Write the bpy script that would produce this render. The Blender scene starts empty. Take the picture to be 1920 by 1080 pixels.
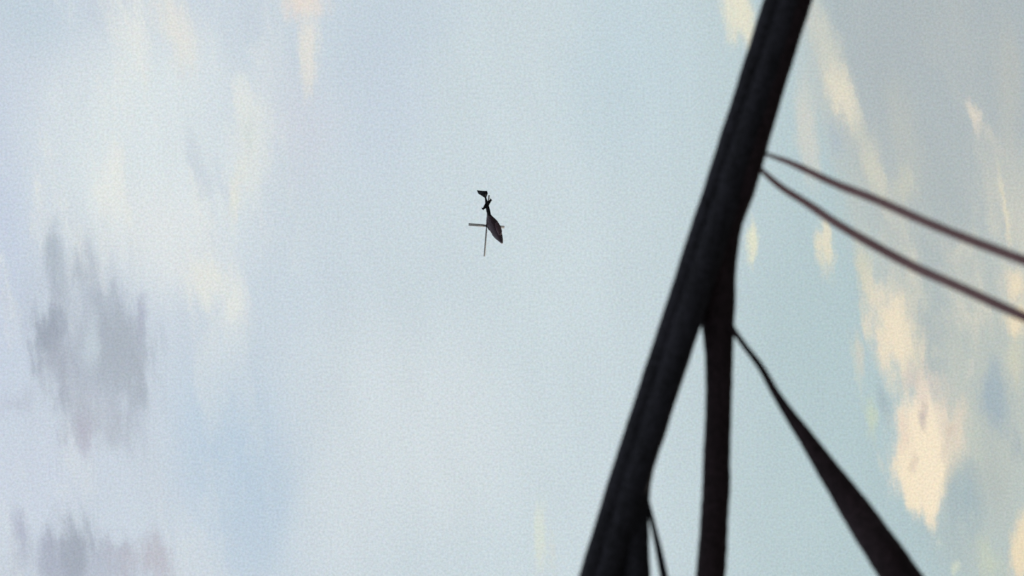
import bpy, bmesh, math, random
from mathutils import Vector, Matrix, noise

S = bpy.context.scene
C = S.collection
R = math.radians

# ------------------------------------------------------------------ camera
PITCH = R(35)                    # looking up; the phone is held on its side, so the sky's "up" is the picture's left
FPX = 4516.0                     # focal length in pixels of a 1920 wide picture
cs, sn = math.cos(PITCH), math.sin(PITCH)
VIEW = Vector((0, cs, sn))
CX = Vector((0, sn, -cs))        # picture right
CY = Vector((1, 0, 0))           # picture up
EYE = Vector((0, 0, 1.6))
cd = bpy.data.cameras.new('camera')
cam = bpy.data.objects.new('camera', cd); C.objects.link(cam)
m = Matrix((CX, CY, -VIEW)).transposed().to_4x4(); m.translation = EYE
cam.matrix_world = m
cd.sensor_width = 36; cd.lens = 36 * FPX / 1920
cd.clip_end = 20000
cd.dof.use_dof = True; cd.dof.focus_distance = 414; cd.dof.aperture_fstop = 5.0
S.camera = cam
S.view_settings.view_transform = 'Standard'; S.view_settings.look = 'None'
S.view_settings.gamma = 1; S.view_settings.exposure = 0

def at(px, py, d):               # a point of the place from its bearing and its distance along the view
    return EYE + (VIEW + CX * ((px - 960) / FPX) + CY * ((540 - py) / FPX)) * d

# ------------------------------------------------------------------ sun and sky
SUN_EL, SUN_AZ = R(11), R(-40)   # azimuth from +Y towards +X
sd = bpy.data.lights.new('sun', 'SUN'); sd.energy = 2.0; sd.angle = R(.5); sd.color = (1, .86, .70)
sun = bpy.data.objects.new('sun', sd); C.objects.link(sun)
sdir = Vector((math.sin(SUN_AZ) * math.cos(SUN_EL), math.cos(SUN_AZ) * math.cos(SUN_EL), math.sin(SUN_EL)))
sun.rotation_euler = sdir.to_track_quat('Z', 'Y').to_euler()

W = bpy.data.worlds.new('World'); S.world = W; W.use_nodes = True
nt = W.node_tree; nt.nodes.clear()
N = nt.nodes; LK = nt.links

def lin(c):
    return tuple((x / 255 / 12.92 if x / 255 <= .04045 else ((x / 255 + .055) / 1.055) ** 2.4) for x in c) + (1,)
def link(a, b): LK.new(a, b)
def vm(op, a, b=None, out=0):
    n = N.new('ShaderNodeVectorMath'); n.operation = op
    for i, v in enumerate((a, b)):
        if v is None: continue
        if isinstance(v, bpy.types.NodeSocket): link(v, n.inputs[i])
        else: n.inputs[i].default_value = v
    return n.outputs['Value'] if op in ('DOT_PRODUCT', 'LENGTH') else n.outputs[0]
def ma(op, a, b=0.0, c=None):
    n = N.new('ShaderNodeMath'); n.operation = op
    for i, v in enumerate((a, b, c)):
        if v is None: continue
        if isinstance(v, bpy.types.NodeSocket): link(v, n.inputs[i])
        else: n.inputs[i].default_value = v
    return n.outputs[0]
def comb(x, y, z=0.0):
    n = N.new('ShaderNodeCombineXYZ')
    for i, v in enumerate((x, y, z)):
        if isinstance(v, bpy.types.NodeSocket): link(v, n.inputs[i])
        else: n.inputs[i].default_value = v
    return n.outputs[0]
def mapping(v, loc=(0, 0, 0), rot=0, scale=(1, 1, 1), typ='TEXTURE'):
    n = N.new('ShaderNodeMapping'); n.vector_type = typ
    n.inputs['Location'].default_value = loc; n.inputs['Rotation'].default_value = (0, 0, rot)
    n.inputs['Scale'].default_value = scale; link(v, n.inputs['Vector']); return n.outputs[0]
def noise_tex(v, scale, detail=4, rough=.55, out='Fac'):
    n = N.new('ShaderNodeTexNoise'); n.inputs['Scale'].default_value = scale
    n.inputs['Detail'].default_value = detail; n.inputs['Roughness'].default_value = rough
    link(v, n.inputs['Vector']); return n.outputs['Fac' if out == 'Fac' else 'Color']
def maprange(v, a, b, c, d, smooth=True):
    n = N.new('ShaderNodeMapRange'); n.interpolation_type = 'SMOOTHERSTEP' if smooth else 'LINEAR'
    link(v, n.inputs[0])
    for i, x in enumerate((a, b, c, d)): n.inputs[i + 1].default_value = x
    return n.outputs[0]
def mixc(f, a, b):
    n = N.new('ShaderNodeMix'); n.data_type = 'RGBA'; n.clamp_factor = True
    if isinstance(f, bpy.types.NodeSocket): link(f, n.inputs[0])
    else: n.inputs[0].default_value = f
    for i, v in ((6, a), (7, b)):
        if isinstance(v, bpy.types.NodeSocket): link(v, n.inputs[i])
        else: n.inputs[i].default_value = v
    return n.outputs[2]

tc = N.new('ShaderNodeTexCoord').outputs['Generated']      # world direction
# star-chart style coordinates of the cloud deck, tangent to the celestial sphere at 35 degrees above +Y
depth = ma('MAXIMUM', vm('DOT_PRODUCT', tc, tuple(VIEW)), .08)
cu = ma('MULTIPLY_ADD', ma('DIVIDE', vm('DOT_PRODUCT', tc, tuple(CX)), depth), FPX / 1000, .96)
cv = ma('MULTIPLY_ADD', ma('DIVIDE', vm('DOT_PRODUCT', tc, tuple(CY)), depth), -FPX / 1000, .54)
P = comb(cu, cv)
# warps: broad one for soft patches, streaky one for ragged fringes drawn out along the wind
def centred(v, amp):
    return vm('MULTIPLY', vm('SUBTRACT', v, (.5, .5, .5)), amp)
streak = mapping(P, rot=R(-6), scale=(1, 5, 1))
w1 = noise_tex(P, 3.0, 3, .5, 'c')
w2 = noise_tex(streak, 16, 5, .62, 'c')
w3 = noise_tex(P, 30, 4, .6, 'c')
PS = vm('ADD', P, centred(w1, (.16, .22, 0)))                # soft
PR = vm('ADD', vm('ADD', vm('ADD', P, centred(w1, (.04, .05, 0))), centred(w2, (.04, .12, 0))), centred(w3, (.022, .055, 0)))   # ragged
rag = noise_tex(mapping(P, rot=R(-6), scale=(1, 4.5, 1)), 30, 6, .6)
ragc = ma('SUBTRACT', rag, .5)

base = mixc(maprange(cu, 0.0, 1.15, 0, 1), lin((204, 216, 230)), lin((204, 219, 227)))
base = mixc(maprange(cu, .95, 1.75, 0, 1), base, lin((179, 201, 207)))
col = base
# px, py, rx, ry, lean (deg, lower end to the right), colour, strength, inner edge, raggedness (0 = soft patch), narrowing towards the lower end
PATCH = [
 # ---- broad soft patches of thin veil
 (0, 480, 130, 480, 0, (198, 211, 232), .8, 0, 0),
 (40, 20, 180, 150, 0, (195, 212, 226), .8, 0, 0),
 (270, 280, 330, 420, 8, (220, 231, 237), 1.0, .1, 0),
 (290, 440, 190, 190, 20, (225, 232, 236), .8, .0, 0),
 (60, 900, 200, 200, 0, (205, 215, 232), .6, 0, 0),
 (560, 230, 130, 200, 4, (210, 217, 230), .6, 0, 0),
 (700, 180, 160, 300, 4, (199, 213, 228), .75, 0, 0),
 (740, 40, 220, 180, 0, (196, 212, 226), .6, 0, 0),
 (1180, 120, 220, 300, 0, (194, 214, 225), .7, 0, 0),
 (560, 560, 180, 140, 0, (201, 216, 228), .6, 0, 0),
 (440, 880, 190, 360, 8, (188, 208, 227), .9, .0, 0),
 (500, 1010, 110, 180, 0, (186, 206, 225), .6, .0, 0),
 (790, 800, 330, 330, -10, (213, 224, 231), .8, .1, 0),
 (650, 960, 130, 220, 0, (212, 223, 231), .6, 0, 0),
 (1010, 480, 200, 300, 0, (206, 221, 228), .5, 0, 0),
 (1550, 760, 220, 420, 6, (180, 202, 208), .7, .1, 0),
 (1480, 960, 200, 240, 0, (187, 207, 213), .6, 0, 0),
 # ---- broad dull bank on the right
 (1800, 120, 300, 420, -4, (170, 182, 189), 1.0, .45, .25),
 (1760, 420, 200, 320, 8, (182, 192, 192), .9, .2, .5),
 (1650, 340, 110, 300, 14, (197, 203, 196), .75, .1, .6),
 (1850, 760, 150, 420, 6, (181, 193, 191), .85, .3, .6),
 (1760, 640, 80, 150, 10, (190, 197, 191), .8, .2, .6),
 (1800, 1010, 130, 140, 0, (170, 189, 194), .7, .1, .5),
 (1905, 200, 60, 330, 0, (180, 188, 188), .6, .0, .5),
]
WISP = [
 # ---- grey scrap on the left
 (165, 640, 175, 290, 10, (188, 199, 214), .85, .0, .7),
 (180, 700, 110, 170, 10, (180, 190, 206), .7, .0, .8),
 (136, 525, 62, 80, 10, (179, 190, 203), .85, .0, .9),
 (104, 480, 26, 75, 4, (176, 188, 201), .7, .0, .9),
 (100, 600, 26, 110, 4, (170, 180, 196), .7, .0, .8),
 (200, 640, 100, 150, 4, (177, 188, 202), .85, .1, .7),
 (227, 660, 76, 130, 4, (172, 182, 195), .9, .15, .8),
 (262, 575, 16, 70, 0, (178, 185, 204), .85, .0, .8),
 (84, 632, 44, 76, -12, (158, 168, 184), .95, .15, .8),
 (112, 712, 42, 135, 16, (170, 178, 193), .85, .1, .8),
 (180, 800, 72, 80, 8, (183, 191, 204), .85, .0, .9),
 (155, 830, 26, 70, 14, (184, 186, 203), .8, .0, .8),
 (168, 652, 24, 75, 0, (196, 209, 221), .85, .1, .8),
 (160, 590, 16, 50, 0, (188, 198, 212), .6, .0, .8),
 (30, 750, 60, 30, 40, (188, 196, 212), .6, .0, .8),
 (170, 1075, 200, 90, 0, (184, 193, 209), .9, .1, .7),
 (110, 1060, 100, 70, 0, (174, 182, 200), .85, .1, .8),
 (220, 1040, 40, 40, 0, (180, 186, 202), .7, .1, .8),
 (39, 1005, 20, 60, 14, (180, 187, 206), .85, .0, .8),
 (143, 1030, 52, 92, 0, (164, 173, 188), .9, .1, .9),
 (279, 1058, 80, 58, -10, (191, 193, 205), .85, .1, .9),
 # ---- faint cream flecks, left half
 (330, 50, 52, 120, 14, (229, 231, 228), .9, .2, .8),
 (575, -5, 56, 50, 0, (231, 223, 216), .95, .1, .7),
 (580, 90, 24, 115, -4, (228, 228, 224), .9, .25, .8),
 (270, 150, 14, 50, 10, (226, 230, 229), .6, .0, .8),
 (462, 195, 28, 75, 0, (225, 232, 233), .85, .2, .7),
 (468, 285, 40, 135, -3, (224, 231, 231), .85, .2, .7),
 (465, 260, 14, 70, -3, (212, 222, 224), .7, .1, .8),
 (438, 360, 20, 75, -8, (226, 231, 226), .9, .2, .7),
 (530, 310, 14, 60, 10, (205, 219, 228), .6, .0, .8),
 (385, 535, 54, 74, 10, (228, 233, 231), .95, .25, .8),
 (432, 580, 26, 52, 0, (226, 232, 231), .9, .2, .7),
 (1012, 1000, 18, 100, -2, (216, 226, 219), .85, .2, .7),
 (1035, 1030, 14, 70, -2, (212, 220, 216), .6, .0, .7),
 # ---- cream lit cloud, right side
 (1545, 150, 60, 260, 14, (197, 204, 202), .7, .0, .6),
 (1700, 250, 46, 170, 12, (188, 194, 190), .6, .0, .8),
 (1890, 150, 40, 200, 4, (190, 194, 188), .6, .0, .8),
 (1780, 330, 60, 120, 8, (176, 187, 190), .6, .0, .8),
 (1384, 22, 40, 95, 16, (230, 229, 210), .95, .3, .5),
 (1562, 110, 40, 190, 18, (212, 213, 201), .75, .0, .6),
 (1582, 180, 30, 105, 22, (226, 222, 205), .95, .2, .5),
 (1512, 235, 36, 140, 6, (209, 212, 206), .85, .15, .7),
 (1572, 275, 22, 65, 12, (178, 193, 202), .85, .1, .6),
 (1640, 320, 36, 120, 14, (209, 210, 196), .75, .0, .8),
 (1695, 350, 40, 70, 6, (204, 206, 193), .7, .0, .8),
 (1541, 460, 22, 90, 3, (225, 222, 202), 1.0, .3, .7),
 (1405, 460, 16, 56, 0, (224, 227, 207), 1.0, .3, .6),
 (1618, 515, 24, 90, 8, (210, 211, 195), .9, .1, .8),
 (1612, 670, 18, 60, 6, (206, 208, 198), .85, .1, .8),
 (1602, 700, 9, 90, 10, (196, 208, 202), .7, .0, .6),
 (1631, 778, 19, 60, 5, (197, 212, 195), .9, .1, .6),
 (1674, 630, 54, 135, 14, (236, 225, 202), 1.0, .3, .7),
 (1658, 752, 20, 70, 12, (168, 186, 194), .85, .1, .7),
 (1718, 712, 36, 44, 0, (211, 204, 196), .9, .0, .8),
 (1738, 812, 70, 120, 6, (240, 228, 208), 1.0, .4, .7, -.55),
 (1700, 850, 34, 30, 20, (238, 224, 200), .9, .3, .6),
 (1738, 880, 70, 128, 3, (244, 231, 206), 1.0, .5, .5, .85),
 (1785, 900, 26, 60, -20, (203, 204, 190), .7, .0, .8),
 (1745, 740, 60, 40, 0, (218, 208, 198), .6, .0, .9),
 (1700, 820, 22, 50, 8, (228, 212, 196), .7, .0, .9),
 (1775, 800, 26, 90, 6, (228, 214, 198), .6, .0, .9),
 (1790, 830, 30, 90, -12, (216, 208, 194), .8, .1, .9),
 (1712, 900, 18, 90, 6, (245, 232, 205), .8, .1, .6),
 (1731, 790, 13, 36, 0, (196, 186, 182), .9, .0, .8),
 (1785, 830, 9, 36, -8, (214, 200, 186), .8, .0, .8),
 (1717, 864, 8, 26, 10, (220, 205, 188), .7, .0, .8),
 (1820, 700, 10, 50, -12, (205, 207, 200), .7, .0, .7),
 (1866, 766, 42, 100, 6, (161, 179, 191), .85, .1, .8),
 (1832, 830, 24, 90, 4, (192, 201, 194), .8, .0, .8),
 (1808, 945, 52, 95, -10, (163, 183, 191), .9, .1, .8),
 (1856, 910, 60, 60, 0, (181, 191, 189), .7, .0, .8),
 (1900, 540, 26, 60, 10, (233, 221, 195), .95, .1, .6),
 (1908, 612, 28, 46, 0, (236, 223, 194), .95, .2, .6),
 (1908, 690, 30, 90, 0, (206, 207, 190), .8, .0, .8),
 (1880, 385, 9, 90, 8, (219, 215, 197), .95, .1, .5),
 (1833, 222, 15, 52, 18, (219, 214, 203), .95, .1, .6),
 (1858, 265, 16, 60, 24, (203, 203, 196), .8, .0, .7),
 (1758, 1008, 11, 22, 0, (196, 207, 202), .8, .0, .8),
 (1785, 1065, 12, 24, 0, (206, 216, 200), .8, .0, .8),
 (1852, 1045, 40, 62, 0, (197, 207, 191), .85, .0, .9),
 (1918, 1020, 36, 90, -10, (237, 222, 192), .95, .3, .6),
]
# the same weather goes on outside the part of the sky one sees
far = noise_tex(mapping(P, rot=R(-9), scale=(1, 2.4, 1)), 2.2, 7, .55)
col = mixc(ma('MULTIPLY', maprange(far, .5, .7, 0, 1), maprange(vm('LENGTH', vm('SUBTRACT', P, (.96, .54, 0))), 1.15, 2.0, 0, .7)), col, lin((214, 212, 204)))
def lay(col, rows):
  for px, py, rx, ry, lean, c, a, inner, rg, *tp in rows:
      src = PS if rg == 0 else PR
      seq = N.new('ShaderNodeVectorMath'); seq.operation = 'MULTIPLY_ADD'   # keeps the patches evaluated one after another
      link(col, seq.inputs[0]); seq.inputs[1].default_value = (1e-9, 1e-9, 1e-9); link(src, seq.inputs[2])
      q = mapping(seq.outputs[0], (px / 1000, py / 1000, 0), R(-lean), (rx / 1000, ry / 1000, 1))
      if tp:
          sp = N.new('ShaderNodeSeparateXYZ'); link(q, sp.inputs[0])
          q = comb(ma('DIVIDE', sp.outputs[0], ma('MAXIMUM', ma('MULTIPLY_ADD', sp.outputs[1], -tp[0], 1.0), .05)), sp.outputs[1])
      d = vm('LENGTH', q)
      if rg: d = ma('MULTIPLY_ADD', ragc, -1.9 * rg, d)
      f = maprange(d, inner - (.15 if rg else 0), 1.0 if rg == 0 else 1.12, a, 0)
      col = mixc(f, col, lin(c))
  return col
pr = N.new('ShaderNodeSeparateXYZ'); link(PR, pr.inputs[0])
bank = maprange(ma('MULTIPLY_ADD', pr.outputs[1], -.24, pr.outputs[0]), 1.45, 1.60, 0, 1)
col = lay(col, PATCH)
bankcol = mixc(maprange(cv, .15, .75, 0, 1), lin((176, 187, 192)), lin((190, 198, 193)))
col = mixc(ma('MULTIPLY', bank, maprange(cv, .75, 1.08, .85, .45)), col, bankcol)
# drawn out fibres of cloud: white on the left, cream over slate in the dull bank
fb1 = noise_tex(mapping(PR, rot=R(-10), scale=(1, 3.4, 1)), 7, 7, .62)
fb2 = noise_tex(vm('ADD', mapping(PR, rot=R(-12), scale=(1, 3.0, 1)), (3.1, 7.7, 1.3)), 9, 7, .62)
left = maprange(cu, .30, .66, 1, 0)
left = ma('MULTIPLY', left, maprange(cv, .45, .75, 1, .35))
col = mixc(ma('MULTIPLY', ma('MULTIPLY', maprange(fb1, .46, .64, 0, .85), left), 1.0), col, lin((230, 235, 234)))
col = mixc(ma('MULTIPLY', maprange(fb2, .50, .66, 0, .6), left), col, lin((200, 211, 224)))
lowbank = ma('MULTIPLY', bank, maprange(cv, .12, .60, .12, 1))
col = mixc(ma('MULTIPLY', maprange(fb1, .48, .66, 0, .85), lowbank), col, lin((213, 212, 199)))
col = mixc(ma('MULTIPLY', maprange(fb2, .52, .68, 0, .7), lowbank), col, lin((170, 184, 189)))
col = lay(col, WISP)
# faint fibres all over the veil and very fine mottling
fib = noise_tex(mapping(P, rot=R(-7), scale=(1, 3.5, 1)), 14, 8, .6)
fine = noise_tex(P, 220, 2, .6)
fine_c = noise_tex(P, 150, 2, .6, 'c')
amp = ma('ADD', ma('ADD', ma('MULTIPLY', ma('SUBTRACT', fib, .5), .10), ma('MULTIPLY', ma('SUBTRACT', fine, .5), .44)), 1.0)
gain = vm('ADD', comb(amp, amp, amp), centred(fine_c, (.17, .10, .17)))
col = vm('MULTIPLY', vm('MULTIPLY', col, gain), (1.04, 1.018, .985))

sky = N.new('ShaderNodeTexSky'); sky.sky_type = 'NISHITA'; sky.sun_disc = False
sky.sun_elevation = SUN_EL; sky.sun_rotation = SUN_AZ
b1 = N.new('ShaderNodeBackground'); link(sky.outputs[0], b1.inputs[0]); b1.inputs[1].default_value = .1
b2 = N.new('ShaderNodeBackground'); link(col, b2.inputs[0]); b2.inputs[1].default_value = 1
mx = N.new('ShaderNodeMixShader'); mx.inputs[0].default_value = .93
link(b1.outputs[0], mx.inputs[1]); link(b2.outputs[0], mx.inputs[2])
wo = N.new('ShaderNodeOutputWorld'); link(mx.outputs[0], wo.inputs[0])

# ------------------------------------------------------------------ materials
def mat(name, c1, c2, rough, scale, bump=0.0, metal=0.0, spec=.5, streaky=False):
    M = bpy.data.materials.new(name); M.use_nodes = True
    t = M.node_tree; b = t.nodes['Principled BSDF']
    tcn = t.nodes.new('ShaderNodeTexCoord'); nz = t.nodes.new('ShaderNodeTexNoise')
    nz.inputs['Scale'].default_value = scale; nz.inputs['Detail'].default_value = 4; nz.inputs['Roughness'].default_value = .65
    t.links.new(tcn.outputs['Object'], nz.inputs['Vector'])
    cr = t.nodes.new('ShaderNodeValToRGB'); cr.color_ramp.elements[0].position = .38; cr.color_ramp.elements[1].position = .64
    cr.color_ramp.elements[0].color = (*c1, 1); cr.color_ramp.elements[1].color = (*c2, 1)
    src = nz.outputs['Fac']
    if streaky:
        n2 = t.nodes.new('ShaderNodeTexNoise'); n2.inputs['Scale'].default_value = 26; n2.inputs['Detail'].default_value = 6; n2.inputs['Roughness'].default_value = .7
        mp = t.nodes.new('ShaderNodeMapping'); mp.vector_type = 'TEXTURE'; mp.inputs['Rotation'].default_value = (0, 0, 0); mp.inputs['Scale'].default_value = (3.2, 1, 1)
        t.links.new(tcn.outputs['Object'], mp.inputs['Vector']); t.links.new(mp.outputs[0], n2.inputs['Vector'])
        av = t.nodes.new('ShaderNodeMix'); av.inputs[0].default_value = .3
        t.links.new(nz.outputs['Fac'], av.inputs[2]); t.links.new(n2.outputs['Fac'], av.inputs[3]); src = av.outputs[0]
        cr.color_ramp.elements[0].position = .42; cr.color_ramp.elements[1].position = .60
    t.links.new(src, cr.inputs[0]); t.links.new(cr.outputs[0], b.inputs['Base Color'])
    b.inputs['Roughness'].default_value = rough; b.inputs['Metallic'].default_value = metal
    b.inputs['Specular IOR Level'].default_value = spec
    if bump:
        bp = t.nodes.new('ShaderNodeBump'); bp.inputs['Distance'].default_value = bump; bp.inputs['Strength'].default_value = .8
        t.links.new(nz.outputs['Fac'], bp.inputs['Height']); t.links.new(bp.outputs[0], b.inputs['Normal'])
    return M
SHEATH = mat('black_sheath', (.004, .004, .006), (.028, .027, .038), .8, 110, .002, spec=.2, streaky=True)
SHEATH_RED = mat('brown_sheath', (.006, .003, .004), (.034, .020, .026), .8, 110, .002, spec=.2, streaky=True)
WIRE = mat('wire_sheath', (.10, .045, .048), (.22, .125, .125), .7, 160, spec=.25)
GROUND = mat('ground', (.14, .14, .12), (.22, .21, .19), .95, .6)
PAINT = mat('helicopter_paint', (.035, .018, .030), (.065, .036, .056), .45, 1.5, spec=.4)
BELLY = mat('belly_paint', (.10, .06, .085), (.16, .10, .13), .55, 2.5, spec=.3)
DARK = mat('dark_metal', (.006, .006, .009), (.014, .014, .018), .7, 3, spec=.15)
GLASS = mat('dark_glass', (.008, .008, .012), (.012, .012, .016), .12, 2, spec=.6)
BLADE = mat('blade_skin', (.78, .80, .84), (.86, .88, .92), .6, 3)

def tag(o, label=None, cat=None, group=None, kind=None):
    if label: o['label'] = label
    if cat: o['category'] = cat
    if group: o['group'] = group
    if kind: o['kind'] = kind
    return o
def obj(name, bm, mt, parent=None, smooth=True):
    me = bpy.data.meshes.new(name); bmesh.ops.recalc_face_normals(bm, faces=bm.faces[:]); bm.to_mesh(me); bm.free()
    if smooth:
        for p in me.polygons: p.use_smooth = True
    me.materials.append(mt)
    o = bpy.data.objects.new(name, me); C.objects.link(o)
    if parent: o.parent = parent
    return o

# ------------------------------------------------------------------ ground
bm = bmesh.new()
NR = 64
rings = [0.001, 5, 15, 40, 100, 300, 900, 3000, 8000]
prev = None
for r in rings:
    ring = [bm.verts.new((r * math.cos(2 * math.pi * k / NR), r * math.sin(2 * math.pi * k / NR), 0)) for k in range(NR)]
    if prev:
        for k in range(NR): bm.faces.new((prev[k], prev[(k + 1) % NR], ring[(k + 1) % NR], ring[k]))
    prev = ring
tag(obj('ground', bm, GROUND), kind='structure')

# ------------------------------------------------------------------ cables
def catmull(pts, n=14):
    out = []
    for i in range(len(pts) - 1):
        p0 = pts[max(i - 1, 0)]; p1 = pts[i]; p2 = pts[i + 1]; p3 = pts[min(i + 2, len(pts) - 1)]
        # chord-length tangents keep unevenly spaced points from overshooting
        def tan(a, b, c):
            d1 = (Vector(b[:3]) - Vector(a[:3])).length; d2 = (Vector(c[:3]) - Vector(b[:3])).length
            if d1 < 1e-9: return [(y - x) / d2 for x, y in zip(b, c)]
            if d2 < 1e-9: return [(y - x) / d1 for x, y in zip(a, b)]
            return [((y - x) / d1 * d2 + (z - y) / d2 * d1) / (d1 + d2) for x, y, z in zip(a, b, c)]
        L = (Vector(p2[:3]) - Vector(p1[:3])).length
        m1 = tan(p0, p1, p2); m2 = tan(p1, p2, p3)
        for k in range(n):
            t = k / n; h00 = 2*t**3-3*t*t+1; h10 = t**3-2*t*t+t; h01 = -2*t**3+3*t*t; h11 = t**3-t*t
            out.append([h00*a + h10*L*b + h01*c + h11*L*d for a, b, c, d in zip(p1, m1, p2, m2)])
    out.append(list(pts[-1]))
    return out

def tube(samples, seg=20, wob=.03, seed=0, flat=1.0):
    bm = bmesh.new(); prev = None; nrm = None
    for i, s in enumerate(samples):
        p = Vector(s[:3]); r = s[3]
        a = Vector(samples[max(i - 1, 0)][:3]); b = Vector(samples[min(i + 1, len(samples) - 1)][:3])
        t = (b - a).normalized()
        if nrm is None: nrm = t.orthogonal().normalized()
        nrm = (nrm - t * nrm.dot(t)).normalized(); bi = t.cross(nrm)
        # the sheath is never quite even
        ring = []
        for k in range(seg):
            an = 2 * math.pi * k / seg
            d = nrm * math.cos(an) + bi * math.sin(an)
            q = p + d * r
            f = 1 + wob * noise.noise(Vector((seed * 7.3, 0, 0)) + q * 14) + wob * .6 * noise.noise(Vector((0, seed * 3.1, 0)) + q * 45)
            ring.append(bm.verts.new(p + d * r * f))
        if prev:
            for k in range(seg): bm.faces.new((prev[k], prev[(k + 1) % seg], ring[(k + 1) % seg], ring[k]))
        else: bm.faces.new(ring)
        prev = ring
    bm.faces.new(prev)
    return bm

def run(pts):        # (bearing x, bearing y, distance, width as seen) -> metres
    return [(*at(px, py, d), w * d / FPX / 2) for px, py, d, w in pts]

def edge(y):         # upper edge of the bundle as it crosses the sky
    k = [(-900, 1718), (0, 1430), (350, 1319), (600, 1238), (911, 1137), (1080, 1085), (2000, 800)]
    for (y0, x0), (y1, x1) in zip(k, k[1:]):
        if y <= y1: return x0 + (x1 - x0) * (y - y0) / (y1 - y0)
D0 = 6.0
ys = [-900, -500, -200, 0, 180, 350, 500, 600, 750, 911, 1000, 1080, 1300, 1600, 2000]
bundle = bpy.data.objects.new('cable_bundle', None); C.objects.link(bundle)
bundle.location = at(edge(500) + 40, 500, D0)
tag(bundle, 'thickest black cable bundle crossing the sky slantwise from top to bottom', 'cable', 'overhead cables')
bundle_inv = Matrix.Translation(-bundle.location)
def strand(off, width, d, mt, seed, drift=0):
    pts = [(edge(y) + off + drift * math.sin(y / 260 + seed), y, d + .01 * math.sin(y / 300 + seed), width) for y in ys]
    o = obj('strand', tube(catmull(run(pts), 16), 20, .05, seed), mt)
    o.data.transform(bundle_inv); o.parent = bundle
    return o
strand(23, 44, D0, SHEATH, 1, .6)
strand(52, 54, D0 - .01, SHEATH, 2, .6)
strand(38, 44, D0 + .04, SHEATH_RED, 3, 2)

GR = 'overhead cables'
def cable(name, pts, mt, seed, label, n=16, wob=.05):
    r = run(pts); o0 = Vector(r[len(r) // 2][:3])
    o = obj(name, tube(catmull(r, n), 20, wob, seed), mt)
    o.data.transform(Matrix.Translation(-o0)); o.location = o0
    return tag(o, label, 'cable', GR)
cable('cable', [(1768, -900, 6.0, 50), (1498, 0, 6.0, 50), (1442, 180, 6.0, 50), (1392, 345, 6.0, 54), (1364, 425, 6.01, 56), (1350, 510, 6.02, 62),
                (1345, 575, 6.03, 68), (1347, 625, 6.03, 60), (1348, 670, 6.03, 54), (1347, 750, 6.04, 51), (1343, 900, 6.05, 53), (1338, 1000, 6.05, 54), (1332, 1085, 6.05, 57),
                (1318, 1300, 6.06, 60), (1290, 1700, 6.08, 60), (1260, 2100, 6.1, 60)],
      SHEATH_RED, 4, 'straight black cable running down from the fork in the thick bundle')
cable('cable', [(1297, 560, 6.0, 36), (1262, 680, 6.0, 44), (1222, 800, 6.0, 50), (1196, 900, 6.0, 52), (1190, 960, 6.0, 54), (1191, 1085, 6.0, 58), (1188, 1300, 6.0, 60), (1170, 1700, 6.0, 60), (1150, 2100, 6.0, 60)],
      SHEATH, 5, 'stretch of black cable easing out of the thick bundle at the bottom edge')
cable('wire', [(1204, 900, 6.0, 8), (1214, 940, 6.0, 9), (1226, 990, 6.0, 11), (1237, 1040, 6.0, 14), (1246, 1085, 6.0, 16), (1290, 1300, 6.0, 18), (1370, 1700, 6.0, 20)],
      SHEATH, 6, 'thin short wire parting from the thick bundle at the bottom edge')
cable('wire', [(1400, 274, 6.03, 6), (1435, 288, 6.0, 7), (1481, 305, 5.9, 11.5), (1556, 340, 5.75, 15), (1641, 374, 5.5, 16.5), (1752, 423, 5.2, 17.5), (1863, 467, 5.0, 18.5),
               (1925, 490, 4.9, 19), (2200, 592, 4.7, 19), (2600, 726, 4.6, 18)],
      WIRE, 7, 'upper of two thin wires swooping to the right edge, pale where it starts')
cable('wire', [(1400, 290, 6.03, 9), (1419, 310, 6.0, 9), (1456, 344, 5.95, 12.5), (1511, 380, 5.85, 15), (1585, 429, 5.6, 17), (1696, 491, 5.4, 18.5), (1807, 542, 5.1, 18.5),
               (1925, 596, 4.9, 19), (2200, 712, 4.7, 19), (2600, 870, 4.6, 17)],
      WIRE, 8, 'lower of two thin wires swooping to the right edge, darker and more curved')
cable('tapered_cable', [(1350, 578, 6.0, 16), (1374, 617, 6.0, 12), (1393, 644, 5.99, 11.5), (1427, 689, 5.97, 14), (1453, 735, 5.96, 17), (1481, 778, 5.94, 23), (1512, 822, 5.92, 31), (1543, 867, 5.9, 40), (1604, 956, 5.86, 58),
               (1664, 1044, 5.8, 70), (1691, 1085, 5.8, 75), (1838, 1300, 5.6, 92), (2110, 1700, 5.4, 110)],
      SHEATH_RED, 9, 'tapering black cable, hair thin at the fork and broad at the bottom right')

# ------------------------------------------------------------------ helicopter
U = (CX * -.815 + CY * .076 - VIEW * -.575).normalized()      # mast
F = CX * .284 + CY * -.81 - VIEW * -.51
F = (F - U * F.dot(U)).normalized()                            # nose
L = U.cross(F)                                                 # left side
heli = bpy.data.objects.new('helicopter', None); C.objects.link(heli)
HD = 414.0
heli.matrix_world = Matrix.Translation(at(840 + 585 / 6.75, 340 + 570 / 6.75, HD)) @ Matrix((F, L, U)).transposed().to_4x4()
tag(heli, 'small dark helicopter with grey rotor blades, alone in the pale sky', 'helicopter')

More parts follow.
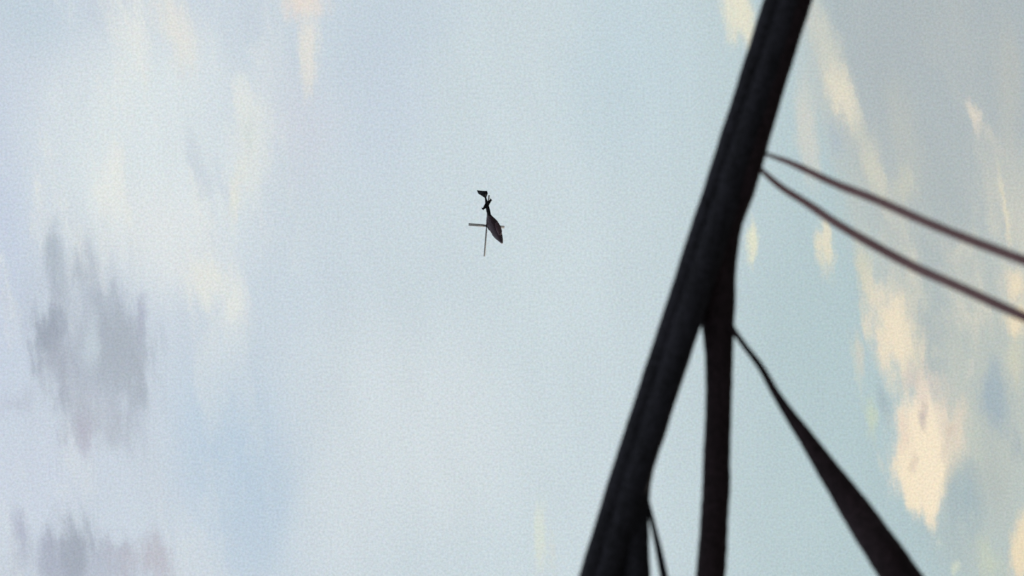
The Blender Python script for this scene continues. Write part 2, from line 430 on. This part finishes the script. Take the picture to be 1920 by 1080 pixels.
def loft(secs, seg=24, power=2.2):   # sections (x, centre z, half width, half height)
    bm = bmesh.new(); prev = None
    for x, zc, w, h in secs:
        ring = []
        for k in range(seg):
            a = 2 * math.pi * k / seg; c_, s_ = math.cos(a), math.sin(a)
            ring.append(bm.verts.new((x, w * math.copysign(abs(c_) ** (2 / power), c_), zc + h * math.copysign(abs(s_) ** (2 / power), s_))))
        if prev:
            for k in range(seg): bm.faces.new((prev[k], prev[(k + 1) % seg], ring[(k + 1) % seg], ring[k]))
        else: bm.faces.new(ring)
        prev = ring
    bm.faces.new(prev); return bm
def prism(outline, axis, t0, t1):    # outline of (a, b); thickness along axis
    bm = bmesh.new()
    def v(a, b, t): return (a, t, b) if axis == 'y' else (a, b, t)
    lo = [bm.verts.new(v(a, b, t0)) for a, b in outline]; hi = [bm.verts.new(v(a, b, t1)) for a, b in outline]
    bm.faces.new(lo); bm.faces.new(hi[::-1]); n = len(lo)
    for k in range(n): bm.faces.new((lo[k], lo[(k + 1) % n], hi[(k + 1) % n], hi[k]))
    bmesh.ops.bevel(bm, geom=bm.edges[:], offset=abs(t1 - t0) * .25, segments=2, affect='EDGES')
    return bm
obj('fuselage', loft([(3.6, -.46, .05, .05), (3.4, -.44, .2, .17), (2.9, -.36, .42, .38), (2.3, -.25, .6, .6), (1.5, -.1, .76, .82), (.7, 0, .86, .95),
                      (0, 0, .88, .96), (-.7, .05, .84, .88), (-1.3, .12, .66, .68), (-1.9, .2, .42, .46), (-2.4, .22, .26, .32)], 28, 2.3), PAINT, heli)
obj('belly_panel', loft([(1.7, -.72, .35, .2), (1.2, -.80, .55, .24), (.3, -.80, .62, .25), (-.4, -.70, .55, .25), (-.9, -.58, .4, .2)], 24, 2.4), BELLY, heli)
obj('windscreen', loft([(2.9, -.12, .3, .18), (2.5, .02, .48, .32), (2.0, .18, .60, .42), (1.6, .28, .68, .46), (1.4, .34, .7, .44)], 24, 2.3), GLASS, heli)
obj('engine_cowling', loft([(1.0, .85, .2, .12), (.6, .98, .45, .3), (0, 1.0, .52, .36), (-.8, .92, .50, .36), (-1.5, .72, .38, .32), (-2.1, .45, .2, .2)], 24, 2.6), PAINT, heli)
obj('tail_boom', loft([(-2.2, .22, .26, .32), (-3.2, .12, .32, .38), (-4.4, -.05, .28, .33), (-5.2, -.18, .2, .25), (-5.8, -.28, .15, .18), (-6.6, -.38, .11, .15), (-6.9, -.4, .08, .1)], 20, 2), DARK, heli)
obj('stabilizer', prism([(-4.35, -1.3), (-4.7, -1.3), (-5.1, 0), (-4.7, 1.3), (-4.35, 1.3), (-4.0, 0)], 'z', -.15, -.03), DARK, heli)
for s in (-1, 1):
    obj('end_plate', prism([(-4.3, -.22), (-4.75, -.22), (-4.85, .08), (-4.5, .12)], 'y', s * 1.35, s * 1.43), DARK, heli)
obj('tail_fin', prism([(-5.9, -.2), (-6.75, .95), (-7.4, 1.0), (-7.25, -.2), (-7.4, -1.1), (-6.9, -1.1), (-6.0, -.5)], 'y', -.1, .1), DARK, heli)
tr = obj('tail_rotor_hub', loft([(-.1, 0, .08, .08), (.1, 0, .08, .08)], 12, 2), DARK, heli)
tr.rotation_euler = (0, 0, R(90)); tr.location = (-6.75, .2, 0)
for k in range(2):
    b = obj('tail_rotor_blade', prism([(.0, -.06), (.0, .06), (.7, .07), (.7, -.07)], 'z', -.012, .012), DARK, tr)
    b.rotation_euler = (0, R(90), 0) if k == 0 else (0, R(-90), 0)
mast = obj('rotor_mast', loft([(-.35, 0, .13, .13), (.25, 0, .09, .09)], 16, 2), DARK, heli)
mast.rotation_euler = (0, R(-90), 0); mast.location = (0, 0, 1.45)
hub = obj('rotor_hub', loft([(-.1, 0, .2, .2), (-.07, 0, .3, .3), (.05, 0, .3, .3), (.12, 0, .16, .16)], 20, 2), DARK, heli)
hub.rotation_euler = (0, R(-90), 0); hub.location = (0, 0, 1.62)
RR = 5.3
a3 = (CX * -225 + CY * 10 - VIEW * 320).normalized()
base_ang = math.atan2(a3.dot(L), a3.dot(F))
for k in range(4):
    b = obj('rotor_blade', prism([(.2, -.09), (.8, -.25), (RR - .1, -.25), (RR, -.16), (RR, .19), (RR - .1, .23), (.8, .23), (.2, .09)], 'z', -.03, .03), BLADE, heli)
    b.location = (0, 0, 1.60); b.rotation_euler = (0, 0, base_ang + k * math.pi / 2)
